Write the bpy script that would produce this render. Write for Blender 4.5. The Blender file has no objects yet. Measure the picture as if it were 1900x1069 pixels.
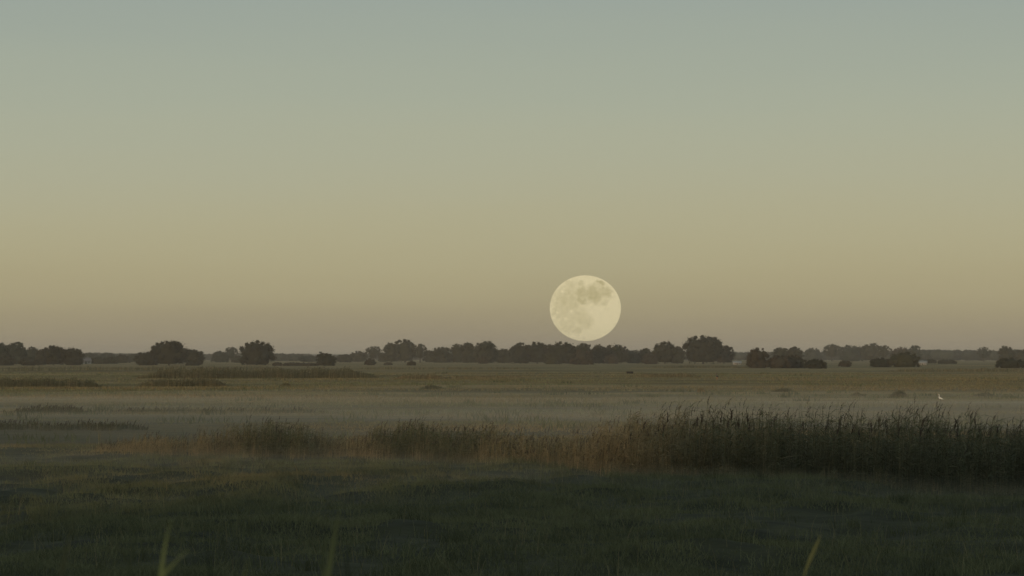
import bpy, math, random
import numpy as np

sc = bpy.context.scene
COL = sc.collection
R = math.radians

# ------------------------------------------------------------------ camera
H = 3.5                    # eye height over the meadow (standing on a low berm)
F = 1900 * 100 / 36        # focal length in photo pixels (100 mm on 36 mm)
HZ = 662.0                 # photo row of the horizon
cam_d = bpy.data.cameras.new('camera')
cam = bpy.data.objects.new('camera', cam_d)
COL.objects.link(cam)
cam.location = (0, 0, H)
cam.rotation_euler = (R(90) + math.atan((HZ - 534.5) / F), 0, 0)
cam_d.lens = 100
cam_d.sensor_width = 36
cam_d.clip_start = 0.5
cam_d.clip_end = 200000
cam_d.dof.use_dof = True
cam_d.dof.focus_distance = 120
cam_d.dof.aperture_fstop = 6.3
sc.camera = cam

# ------------------------------------------------------------------ sky, sun, exposure
SUN_EL, SUN_AZ = 2.6, 24.0          # low sun behind the camera, a little to its left
world = bpy.data.worlds.new('World')
sc.world = world
world.use_nodes = True
wn, wl = world.node_tree.nodes, world.node_tree.links
bg = wn['Background']
sky = wn.new('ShaderNodeTexSky')
sky.sky_type = 'NISHITA'
sky.sun_disc = False
sky.sun_elevation = R(SUN_EL)
sky.sun_rotation = R(180 + SUN_AZ)
sky.air_density = 1.0
sky.dust_density = 1.0
sky.ozone_density = 1.0
# hazy dusk air: colour of the sky by height above the horizon, the same all round
tc = wn.new('ShaderNodeTexCoord')
sp = wn.new('ShaderNodeSeparateXYZ')
wl.new(tc.outputs['Generated'], sp.inputs[0])
mr = wn.new('ShaderNodeMapRange')
mr.inputs['From Min'].default_value = 0.0
mr.inputs['From Max'].default_value = 0.25
wmap = wn.new('ShaderNodeMapping')                 # faint uneven layers in the evening air
wmap.inputs['Scale'].default_value = (2.2, 2.2, 26)
wl.new(tc.outputs['Generated'], wmap.inputs['Vector'])
wno = wn.new('ShaderNodeTexNoise')
wno.inputs['Scale'].default_value = 1.6
wno.inputs['Detail'].default_value = 4
wl.new(wmap.outputs[0], wno.inputs['Vector'])
wma = wn.new('ShaderNodeMath'); wma.operation = 'MULTIPLY_ADD'
wl.new(wno.outputs[0], wma.inputs[0]); wma.inputs[1].default_value = 0.016; wma.inputs[2].default_value = -0.008
wad = wn.new('ShaderNodeMath'); wad.operation = 'ADD'
wl.new(sp.outputs['Z'], wad.inputs[0]); wl.new(wma.outputs[0], wad.inputs[1])
wl.new(wad.outputs[0], mr.inputs['Value'])
ramp = wn.new('ShaderNodeValToRGB')
wl.new(mr.outputs[0], ramp.inputs[0])
def srgb(r, g, b):
    f = lambda c: (c / 255 / 12.92) if c <= 10 else ((c / 255 + 0.055) / 1.055) ** 2.4
    return (f(r), f(g), f(b), 1)
stops = [(0.0, srgb(148, 138, 121)), (0.035, srgb(158, 148, 123)), (0.085, srgb(173, 164, 130)), (0.165, srgb(180, 175, 143)),
         (0.25, srgb(178, 178, 154)), (0.36, srgb(171, 178, 161)), (0.50, srgb(157, 168, 160)), (1.0, srgb(148, 161, 165))]
er = ramp.color_ramp
er.interpolation = 'B_SPLINE'
for i, (p, c) in enumerate(stops):
    e = er.elements[i] if i < 2 else er.elements.new(p)
    e.position = p
    e.color = c
mixs = wn.new('ShaderNodeMix')
mixs.data_type = 'RGBA'
SKY_MIX = 0.88
mixs.inputs['Factor'].default_value = SKY_MIX
gain = wn.new('ShaderNodeVectorMath')
gain.operation = 'SCALE'
gain.inputs['Scale'].default_value = 10.0      # the ramp is written for a background strength of 0.1
wl.new(ramp.outputs[0], gain.inputs[0])
wl.new(sky.outputs[0], mixs.inputs[6])
wl.new(gain.outputs[0], mixs.inputs[7])
wl.new(mixs.outputs[2], bg.inputs['Color'])
bg.inputs['Strength'].default_value = 0.1

sun_d = bpy.data.lights.new('sun', 'SUN')
sun = bpy.data.objects.new('sun', sun_d)
COL.objects.link(sun)
sun_d.energy = 1.6
sun_d.angle = R(2.2)
sun_d.color = (1.0, 0.70, 0.42)
sun.rotation_euler = (R(90 - SUN_EL), 0, R(-SUN_AZ))
sun.location = (-30, -60, 30)

sc.view_settings.view_transform = 'Standard'
sc.view_settings.look = 'None'
sc.view_settings.exposure = 0.0
sc.view_settings.gamma = 1.0
sc.cycles.use_denoising = True
sc.cycles.volume_bounces = 0
sc.cycles.max_bounces = 6
sc.cycles.use_adaptive_sampling = True
sc.cycles.adaptive_threshold = 0.01

# ------------------------------------------------------------------ helpers
rng = np.random.default_rng(7)

def at(px, py, d):
    """world point seen at photo pixel (px, py) at distance d"""
    return ((px - 950) / F * d, d, H - (py - HZ) / F * d)

def dist(py):
    """distance of flat meadow seen at photo row py"""
    return H * F / (py - HZ)

def hash2(ix, iy, s):
    n = (ix * 374761393 + iy * 668265263 + s * 1442695041) & 0x7fffffff
    n = ((n ^ (n >> 13)) * 1274126177) & 0x7fffffff
    return ((n ^ (n >> 16)) & 0xffff) / 65535.0

def vnoise(x, y, s=0):
    x = np.asarray(x, float); y = np.asarray(y, float)
    ix = np.floor(x).astype(np.int64); iy = np.floor(y).astype(np.int64)
    fx = x - ix; fy = y - iy
    fx = fx * fx * (3 - 2 * fx); fy = fy * fy * (3 - 2 * fy)
    a = hash2(ix, iy, s); b = hash2(ix + 1, iy, s); c = hash2(ix, iy + 1, s); d = hash2(ix + 1, iy + 1, s)
    return (a * (1 - fx) + b * fx) * (1 - fy) + (c * (1 - fx) + d * fx) * fy

def fbm(x, y, s=0, o=3):
    t = 0; a = 0.5; n = 0
    for k in range(o):
        t = t + a * vnoise(x * 2 ** k, y * 2 ** k, s + k * 17); n += a; a *= 0.5
    return t / n

def sstep(a, b, x):
    t = np.clip((np.asarray(x, float) - a) / (b - a), 0, 1)
    return t * t * (3 - 2 * t)

def ground_z(x, y):
    x = np.asarray(x, float); y = np.asarray(y, float)
    near = sstep(30, 42, y) * (1 - sstep(78, 118, y))
    z = near * (0.54 * (fbm(x / 2.4, y / 3.2, 3, 3) - 0.5) + 0.30 * (fbm(x / 6.0, y / 7.0, 9, 2) - 0.5)
                + 0.10 * (vnoise(x / 0.7, y / 0.8, 5) - 0.5))
    z = z + (1 - near) * sstep(30, 60, y) * 0.35 * (fbm(x / 26, y / 18, 21, 3) - 0.5)
    # berm under the camera; unseen bank behind it, added to shade the foreground
    shade_crest = 5.1 + 3.4 * sstep(-53, -44, x) + 3.6 * (1 - sstep(-98, -82, x))
    berm = 1.95 * (1 - sstep(6, 24, y))
    back = (shade_crest - 1.95) * (1 - sstep(-38, -10, y))
    back = np.where(y < -45, shade_crest * sstep(-95, -50, y) - 1.95 * 0, back + berm)
    z = z + np.where(y < -45, back, np.where(y < 24, np.where(y < -10, back, berm), 0))
    return z

def mesh_np(name, V, faces_n, loops, mat, parent=None, color=None, smooth=False, col_obj=True):
    me = bpy.data.meshes.new(name)
    V = np.ascontiguousarray(V, dtype=np.float32).reshape(-1, 3)
    loops = np.ascontiguousarray(loops, dtype=np.int32).ravel()
    faces_n = np.ascontiguousarray(faces_n, dtype=np.int32)
    me.vertices.add(len(V)); me.vertices.foreach_set('co', V.ravel())
    me.loops.add(len(loops)); me.loops.foreach_set('vertex_index', loops)
    me.polygons.add(len(faces_n))
    st = np.zeros(len(faces_n), np.int32); st[1:] = np.cumsum(faces_n)[:-1]
    me.polygons.foreach_set('loop_start', st)
    me.update(calc_edges=True)
    if smooth:
        me.polygons.foreach_set('use_smooth', np.ones(len(faces_n), bool))
    if color is not None:
        ca = me.color_attributes.new('Col', 'FLOAT_COLOR', 'POINT')
        c = np.ones((len(V), 4), np.float32); c[:, :3] = color
        ca.data.foreach_set('color', c.ravel())
    me.materials.append(mat)
    if not col_obj:
        return me
    return link(name, me, parent)

def link(name, me, parent=None):
    o = bpy.data.objects.new(name, me)
    COL.objects.link(o)
    if parent is not None:
        o.parent = parent
    return o

def tag(o, label=None, cat=None, group=None, kind=None):
    if label: o['label'] = label
    if cat: o['category'] = cat
    if group: o['group'] = group
    if kind: o['kind'] = kind
    return o

def thing(name, loc, label, cat, group=None):
    o = bpy.data.objects.new(name, None)
    o.empty_display_size = 0.2
    COL.objects.link(o)
    o.location = loc
    return tag(o, label, cat, group)

class MB:
    """collects vertices and faces of one mesh"""
    def __init__(s):
        s.v = []; s.n = []; s.l = []; s.c = []; s.k = 0
    def add(s, V, faces, color=(1, 1, 1)):
        V = np.asarray(V, float).reshape(-1, 3)
        for f in faces:
            s.n.append(np.array([len(f)])); s.l.append(np.asarray(f) + s.k)
        s.v.append(V); s.c.append(np.broadcast_to(np.asarray(color, float), V.shape)); s.k += len(V)
    def add_np(s, V, F_, color=(1, 1, 1)):
        V = np.asarray(V, float).reshape(-1, 3); F_ = np.asarray(F_)
        s.n.append(np.full(len(F_), F_.shape[1])); s.l.append((F_ + s.k).ravel())
        s.v.append(V); s.c.append(np.broadcast_to(np.asarray(color, float), V.shape)); s.k += len(V)
    def arrays(s):
        return np.concatenate(s.v), np.concatenate(s.n), np.concatenate(s.l), np.concatenate(s.c)
    def build(s, name, mat, parent=None, smooth=False):
        V, n, l, c = s.arrays()
        return mesh_np(name, V, n, l, mat, parent, c, smooth)
    def mesh(s, name, mat, smooth=False):
        V, n, l, c = s.arrays()
        return mesh_np(name, V, n, l, mat, None, c, smooth, col_obj=False)

def ribbons(mb, P, W, side, color):
    """P (n,k,3) centre lines, W (n,k) widths, side (n,3) or (n,k,3), color (n,3) or (n,k,3)"""
    n, k, _ = P.shape
    if side.ndim == 2: side = side[:, None, :]
    if color.ndim == 2: color = np.repeat(color[:, None, :], k, 1)
    L = P - side * W[..., None] * 0.5
    Rr = P + side * W[..., None] * 0.5
    V = np.stack([L, Rr], 2).reshape(-1, 3)
    C = np.repeat(color[:, :, None, :], 2, 2).reshape(-1, 3)
    base = (np.arange(n) * k * 2)[:, None] + (np.arange(k - 1) * 2)[None, :]
    b = base.ravel()
    mb.add_np(V, np.stack([b, b + 1, b + 3, b + 2], 1), C)

def tube(mb, pts, radii, seg=6, color=(1, 1, 1)):
    pts = np.asarray(pts, float); k = len(pts)
    V = []
    for i in range(k):
        t = pts[min(i + 1, k - 1)] - pts[max(i - 1, 0)]
        t = t / (np.linalg.norm(t) + 1e-9)
        a = np.cross(t, (0.3, 1, 0.1)); a /= np.linalg.norm(a)
        b = np.cross(t, a)
        for j in range(seg):
            w = 2 * math.pi * j / seg
            V.append(pts[i] + radii[i] * (math.cos(w) * a + math.sin(w) * b))
    Fq = [(i * seg + j, i * seg + (j + 1) % seg, (i + 1) * seg + (j + 1) % seg, (i + 1) * seg + j)
          for i in range(k - 1) for j in range(seg)]
    mb.add(V, Fq + [tuple(range(seg))[::-1], tuple((k - 1) * seg + j for j in range(seg))], color)

def box(mb, a, b, color=(1, 1, 1)):
    x0, y0, z0 = a; x1, y1, z1 = b
    V = [(x0, y0, z0), (x1, y0, z0), (x1, y1, z0), (x0, y1, z0), (x0, y0, z1), (x1, y0, z1), (x1, y1, z1), (x0, y1, z1)]
    mb.add(V, [(0, 3, 2, 1), (4, 5, 6, 7), (0, 1, 5, 4), (1, 2, 6, 5), (2, 3, 7, 6), (3, 0, 4, 7)], color)

def ico(sub=1):
    import bmesh
    bm = bmesh.new()
    bmesh.ops.create_icosphere(bm, subdivisions=sub, radius=1)
    V = np.array([v.co[:] for v in bm.verts])
    Fc = np.array([[v.index for v in f.verts] for f in bm.faces])
    bm.free()
    return V, Fc
ICO1, ICO2 = ico(1), ico(2)

# ------------------------------------------------------------------ materials
def new_mat(name):
    m = bpy.data.materials.new(name)
    m.use_nodes = True
    return m, m.node_tree.nodes, m.node_tree.links

def plant_mat(name, rough=0.85, transl=0.25, scale=2.0):
    """colour from each leaf's own tint, with a fine mottling"""
    m, n, l = new_mat(name)
    b = n['Principled BSDF']
    b.inputs['Roughness'].default_value = rough
    b.inputs['Specular IOR Level'].default_value = 0.15
    at_ = n.new('ShaderNodeVertexColor'); at_.layer_name = 'Col'
    no = n.new('ShaderNodeTexNoise'); no.inputs['Scale'].default_value = scale
    co = n.new('ShaderNodeTexCoord'); l.new(co.outputs['Object'], no.inputs['Vector'])
    mr_ = n.new('ShaderNodeMapRange'); mr_.inputs['To Min'].default_value = 0.65; mr_.inputs['To Max'].default_value = 1.35
    l.new(no.outputs[0], mr_.inputs['Value'])
    mu = n.new('ShaderNodeVectorMath'); mu.operation = 'SCALE'
    l.new(at_.outputs[0], mu.inputs[0]); l.new(mr_.outputs[0], mu.inputs['Scale'])
    l.new(mu.outputs[0], b.inputs['Base Color'])
    if transl:
        t = n.new('ShaderNodeBsdfTranslucent'); l.new(mu.outputs[0], t.inputs[0])
        mx = n.new('ShaderNodeMixShader'); mx.inputs[0].default_value = transl
        l.new(b.outputs[0], mx.inputs[1]); l.new(t.outputs[0], mx.inputs[2])
        l.new(mx.outputs[0], n['Material Output'].inputs[0])
    return m

def flat_mat(name, col, rough=0.8, scale=3.0, var=0.25):
    m, n, l = new_mat(name)
    b = n['Principled BSDF']
    b.inputs['Roughness'].default_value = rough
    no = n.new('ShaderNodeTexNoise'); no.inputs['Scale'].default_value = scale
    co = n.new('ShaderNodeTexCoord'); l.new(co.outputs['Object'], no.inputs['Vector'])
    r_ = n.new('ShaderNodeValToRGB'); l.new(no.outputs[0], r_.inputs[0])
    r_.color_ramp.elements[0].position = 0.3; r_.color_ramp.elements[1].position = 0.7
    r_.color_ramp.elements[0].color = tuple(c * (1 - var) for c in col) + (1,)
    r_.color_ramp.elements[1].color = tuple(min(1, c * (1 + var)) for c in col) + (1,)
    l.new(r_.outputs[0], b.inputs['Base Color'])
    return m

M_LEAF = plant_mat('tree foliage', 0.9, 0.15, 0.35)
M_GRASS = plant_mat('meadow grass', 0.85, 0.25, 1.2)
M_REED = plant_mat('reed', 0.8, 0.25, 1.5)
M_BARK = flat_mat('bark', (0.05, 0.04, 0.03), 0.95, 6.0)

# ground: damp pasture near, darkened for shaded hollows, drier strips of hay meadow further off
M_GROUND, n, l = new_mat('pasture')
b = n['Principled BSDF']; b.inputs['Roughness'].default_value = 0.95; b.inputs['Specular IOR Level'].default_value = 0.1
co = n.new('ShaderNodeTexCoord')
def gnoise(scale, sx, sy, detail=3, off=0):
    mp = n.new('ShaderNodeMapping'); mp.inputs['Scale'].default_value = (sx, sy, 1); mp.inputs['Location'].default_value = (off, off * 0.7, 0)
    l.new(co.outputs['Object'], mp.inputs['Vector'])
    no = n.new('ShaderNodeTexNoise'); no.inputs['Scale'].default_value = scale; no.inputs['Detail'].default_value = detail
    l.new(mp.outputs[0], no.inputs['Vector'])
    return no.outputs[0]
def gramp(src, a, ca, b_, cb):
    r_ = n.new('ShaderNodeValToRGB'); l.new(src, r_.inputs[0])
    r_.color_ramp.elements[0].position = a; r_.color_ramp.elements[0].color = ca
    r_.color_ramp.elements[1].position = b_; r_.color_ramp.elements[1].color = cb
    return r_.outputs[0]
strips = gramp(gnoise(1, 0.004, 0.028, 4), 0.35, (0.100, 0.082, 0.032, 1), 0.68, (0.31, 0.22, 0.100, 1))
fine = gramp(gnoise(1, 0.25, 0.4, 5, 31), 0.3, (0.55, 0.6, 0.55, 1), 0.72, (1.25, 1.2, 1.15, 1))
mul = n.new('ShaderNodeMix'); mul.data_type = 'RGBA'; mul.blend_type = 'MULTIPLY'; mul.inputs['Factor'].default_value = 1
l.new(strips, mul.inputs[6]); l.new(fine, mul.inputs[7])
sepg = n.new('ShaderNodeSeparateXYZ'); l.new(co.outputs['Object'], sepg.inputs[0])
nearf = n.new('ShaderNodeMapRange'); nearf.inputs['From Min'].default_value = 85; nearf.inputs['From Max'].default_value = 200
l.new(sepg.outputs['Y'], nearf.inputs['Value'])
damp = gramp(gnoise(1, 0.6, 0.6, 5, 11), 0.3, (0.018, 0.021, 0.012, 1), 0.7, (0.050, 0.052, 0.026, 1))  # near turf, its colour darkened so hollows between tufts look shaded
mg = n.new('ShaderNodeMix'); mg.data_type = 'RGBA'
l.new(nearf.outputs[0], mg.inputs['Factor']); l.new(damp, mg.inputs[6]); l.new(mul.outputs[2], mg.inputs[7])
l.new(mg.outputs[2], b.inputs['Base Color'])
bp = n.new('ShaderNodeBump'); bp.inputs['Strength'].default_value = 0.6; bp.inputs['Distance'].default_value = 0.15
l.new(gnoise(1, 1.6, 1.6, 6, 3), bp.inputs['Height']); l.new(bp.outputs[0], b.inputs['Normal'])

# ------------------------------------------------------------------ ground: one sheet to the horizon
ys = list(np.arange(-140, 24, 2.5)) + list(np.arange(24, 40, 1.0)) + list(np.arange(40, 120, 0.32))
y_ = 120.0
while y_ < 10500:
    ys.append(y_); y_ *= 1.013
ys = np.array(ys)
u = np.linspace(-1, 1, 281)
s_ = np.sign(u) * (np.where(np.abs(u) < 0.86, np.abs(u) / 0.86, 1))
ex = np.clip((np.abs(u) - 0.86) / 0.14, 0, 1) ** 1.6
GX = s_[None, :] * (0.21 * np.abs(ys) + 14)[:, None] + (np.sign(u) * ex)[None, :] * (0.8 * np.abs(ys) + 220)[:, None]
GY = np.repeat(ys[:, None], len(u), 1)
GZ = ground_z(GX, GY)
nr, nc = GX.shape
ii = (np.arange(nr - 1)[:, None] * nc + np.arange(nc - 1)[None, :]).ravel()
gf = np.stack([ii, ii + 1, ii + nc + 1, ii + nc], 1)
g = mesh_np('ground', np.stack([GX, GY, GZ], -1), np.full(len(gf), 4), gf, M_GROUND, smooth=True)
tag(g, 'flat olive and straw coloured marsh pasture reaching to the horizon', 'ground', kind='structure')

# ------------------------------------------------------------------ far hills
mb = MB()
def ridge(d, xs, tops, depth, color):
    xs = np.asarray(xs, float); X = np.linspace(xs[0], xs[-1], 140)
    T = np.interp(X, xs, tops)
    T = np.convolve(np.pad(T, 4, mode='edge'), np.ones(9) / 9, 'valid')
    rows = []
    for k, h in enumerate((0, 0.55, 1, 0.6, 0)):
        yy = d + (k - 2) * depth / 2
        top = H + (HZ - T) / F * d + 0.4 * (vnoise(X / 9, X * 0 + k, 4) - 0.5)
        rows.append(np.stack([(X - 950) / F * d, np.full_like(X, yy), np.where(h > 0, top * h, -2)], -1))
    V = np.stack(rows); a, c = V.shape[:2]
    q = (np.arange(a - 1)[:, None] * c + np.arange(c - 1)[None, :]).ravel()
    mb.add_np(V, np.stack([q, q + 1, q + c + 1, q + c], 1), color)
ridge(7600, [-700, -200, 150, 330, 520, 560, 585, 620, 660, 760, 1000, 1300, 1600, 1900, 2300, 2700],
      [658, 657, 659, 660, 658, 654, 652.5, 655, 659, 661, 660, 660, 658, 656, 655, 657], 900, (0.03, 0.04, 0.025))
tag(mb.build('hills', M_LEAF, smooth=True), 'low hazy wooded rise on the horizon behind the trees', 'hill', kind='structure')

# ------------------------------------------------------------------ trees and shrubs
PAL = {'dark': (0.032, 0.031, 0.014), 'green': (0.040, 0.040, 0.018), 'brown': (0.056, 0.046, 0.027), 'grey': (0.036, 0.044, 0.028),
       'olive': (0.050, 0.048, 0.020), 'straw': (0.085, 0.066, 0.034)}

def crown_mesh(rg, Rw, z0, z1, tm, bot, col, lobes, leaves, leaf, depth=1.0, open_=0.0, lean=0.0):
    """lobed crown: leaf clumps spread over many lobes inside an uneven envelope; returns MB and lobe centres"""
    m = MB(); cs = []
    hh = z1 - z0
    ph = rg.uniform(0, 6.3)
    def env(t):
        up = max(0, 1 - ((t - tm) / (1 - tm)) ** 2.5) ** 0.46 if t > tm else bot + (1 - bot) * math.sqrt(max(0, 1 - ((tm - t) / tm) ** 2))
        return up
    # inner body of the crown: an uneven turned shape a little inside the outline
    nr_, na = 9, 12
    core = []
    for i in range(nr_ + 1):
        t = i / nr_
        for j in range(na):
            a = 2 * math.pi * j / na
            r = env(min(max(t, 0.03), 0.985)) * Rw * (0.70 - 0.34 * open_) * rg.uniform(0.84, 1.06)
            core.append((r * math.cos(a) + lean * t * Rw, r * math.sin(a) * depth, z0 + 0.02 + (0.01 + 0.86 * t) * hh))
    core = np.array(core)
    b_ = (np.arange(nr_)[:, None] * na + np.arange(na)[None, :]).ravel(); c_ = (np.arange(nr_)[:, None] * na + (np.arange(na)[None, :] + 1) % na).ravel()
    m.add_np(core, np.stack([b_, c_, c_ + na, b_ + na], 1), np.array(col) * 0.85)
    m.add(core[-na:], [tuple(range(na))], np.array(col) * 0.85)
    for k in range(lobes):
        t = (k + 0.5) / lobes * 0.96 + 0.03 + rg.uniform(-0.03, 0.03)
        t = min(max(t, 0.03), 0.985)
        rl = min(Rw * rg.uniform(0.11, 0.42), hh * 0.27)
        e = max(env(t) * (Rw - rl * 0.8), 0) * rg.uniform(0.74, 1.16)
        a = k * 2.39996 + rg.uniform(-0.5, 0.5)
        if k % 3 == 0: a = (k // 3 % 2) * math.pi + rg.uniform(-0.45, 0.45)     # fill the outline
        z = z0 + rl * 0.5 + t * (hh - rl * 1.4) * (1 + 0.10 * math.sin(a + ph) * t)
        cs.append((e * math.cos(a) + lean * t * Rw, e * math.sin(a) * depth, z, rl))
    zc = z0 + tm * hh
    for k in range(7):                       # small shoots breaking the outline
        th = -1.25 + 2.5 * (k + rg.uniform(0.1, 0.9)) / 7
        rl = Rw * rg.uniform(0.07, 0.17)
        q = rg.uniform(0.90, 1.06)
        cs.append((math.sin(th) * (Rw - rl) * q, rg.uniform(-.3, .3) * Rw, zc + abs(math.cos(th)) ** 0.8 * (z1 - zc - rl * 0.6) * q, rl))
    cs.append((rg.uniform(-.25, .25) * Rw, 0, z1 - min(Rw * 0.4, hh * 0.25), min(Rw * 0.4, hh * 0.25)))
    for q, (x, y, z, rl) in enumerate(cs):
        tint = np.array(col) * rg.uniform(0.78, 1.25) * np.array([rg.uniform(0.92, 1.1), 1, rg.uniform(0.9, 1.1)])
        if open_ < 0.5 or q % 2:
            V, Fc = ICO1
            jit = 1 + rg.uniform(-0.18, 0.12, len(V))
            core = V * jit[:, None] * rl * (0.80 - 0.3 * open_) * np.array([1, depth ** 0.5, 0.85]) + (x, y, z)
            core[:, 2] = np.maximum(core[:, 2], 0.02)
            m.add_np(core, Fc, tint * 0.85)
        nl = int(leaves * (1.0 if q < len(cs) - 1 else 1.6))
        dv = rg.normal(size=(nl, 3)); dv /= np.linalg.norm(dv, axis=1)[:, None]
        rr = rl * (0.70 + 0.34 * rg.random(nl) + 0.55 * rg.random(nl) ** 4.5)
        P = dv * rr[:, None] * np.array([1, depth ** 0.5, 0.88]) + (x, y, z)
        P[:, 2] = np.maximum(P[:, 2], leaf * 0.4)
        nrm = dv + rg.normal(size=(nl, 3)) * 0.7; nrm /= np.linalg.norm(nrm, axis=1)[:, None]
        a1 = np.cross(nrm, rg.normal(size=(nl, 3))); a1 /= np.linalg.norm(a1, axis=1)[:, None]
        a2 = np.cross(nrm, a1)
        s1 = leaf * rg.uniform(0.5, 1.15, nl)[:, None]; s2 = s1 * rg.uniform(0.45, 0.9, nl)[:, None]
        Vq = np.stack([P - a1 * s1, P - a2 * s2, P + a1 * s1, P + a2 * s2], 1)
        lc = tint[None, :] * rg.uniform(0.7, 1.35, nl)[:, None]
        b_ = np.arange(nl) * 4
        m.add_np(Vq, np.stack([b_, b_ + 1, b_ + 2, b_ + 3], 1), np.repeat(lc, 4, 0))
    return m, cs

def tree(x0, x1, top, base, form, pal, label, group=None, cat=None):
    """a tree or shrub filling photo columns x0..x1 and rows top..base, at the distance its base stands"""
    rg = np.random.default_rng(int(abs(x0) * 13 + top * 7 + base * 3) % 99991)
    d = dist(base)
    px = d / F
    Rw = (x1 - x0) / 2 * px * 1.10
    ht = (base - top) * px
    X = ((x0 + x1) / 2 - 950) * px
    gz = float(ground_z(X, d))
    small = (x1 - x0) < 26
    shrub = form == 'shrub'
    name = 'shrub' if shrub else 'tree'
    t = thing(name, (X, d, gz - 0.05), label, cat or name, group)
    lv = 55 if small else 95
    leaf = max(0.030 * ht, 0.85 * px)
    if form == 'shrub':
        m, cs = crown_mesh(rg, Rw, 0.0, ht, 0.26, 0.86, PAL[pal], 22, lv, leaf, 0.9)
    elif form == 'round':
        m, cs = crown_mesh(rg, Rw, ht * 0.02, ht, 0.40, 0.78, PAL[pal], 28, lv, leaf, 0.9)
    elif form == 'dome':
        m, cs = crown_mesh(rg, Rw, ht * 0.06, ht, 0.50, 0.55, PAL[pal], 30, lv, leaf, 0.9)
    elif form == 'high':     # clear of the ground, open below
        m, cs = crown_mesh(rg, Rw, ht * 0.26, ht, 0.50, 0.45, PAL[pal], 20, lv, leaf, 0.9, 0.6)
    else:                    # tall: upright crown
        m, cs = crown_mesh(rg, Rw, ht * 0.03, ht, 0.48, 0.70, PAL[pal], 26, lv, leaf, 0.9)
    m.build('crown', M_LEAF, t)
    w = MB()
    tr = max(0.03 * ht, 0.10)
    if shrub:
        for k in range(4):
            a = k * 1.7 + rg.uniform(0, 1)
            tube(w, [(0.1 * math.cos(a), 0.1 * math.sin(a), -0.1), (Rw * .25 * math.cos(a), Rw * .25 * math.sin(a), ht * 0.35),
                     (Rw * .5 * math.cos(a), Rw * .5 * math.sin(a), ht * 0.7)], [tr * .6, tr * .45, tr * .15], 5)
        w.build('stem', M_BARK, t)
    else:
        bx, by = rg.uniform(-0.03, 0.03, 2) * ht
        tube(w, [(0, 0, -0.2), (bx * .3, by * .3, ht * .12), (bx, by, ht * .35), (bx * 1.5, by * 1.5, ht * .62), (bx * 1.2, by, ht * .86)],
             [tr * 1.45, tr, tr * .8, tr * .5, tr * .12], 7)
        for (x, y, z, rl) in cs[1:-1:2]:
            s = min(max(z * 0.55, ht * 0.16), ht * 0.6)
            tube(w, [(bx * .8, by * .8, s), (x * .5, y * .5, s + (z - s) * .6), (x * .95, y * .95, z)], [tr * .42, tr * .28, tr * .08], 5)
        w.build('trunk', M_BARK, t)
    return t

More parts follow.
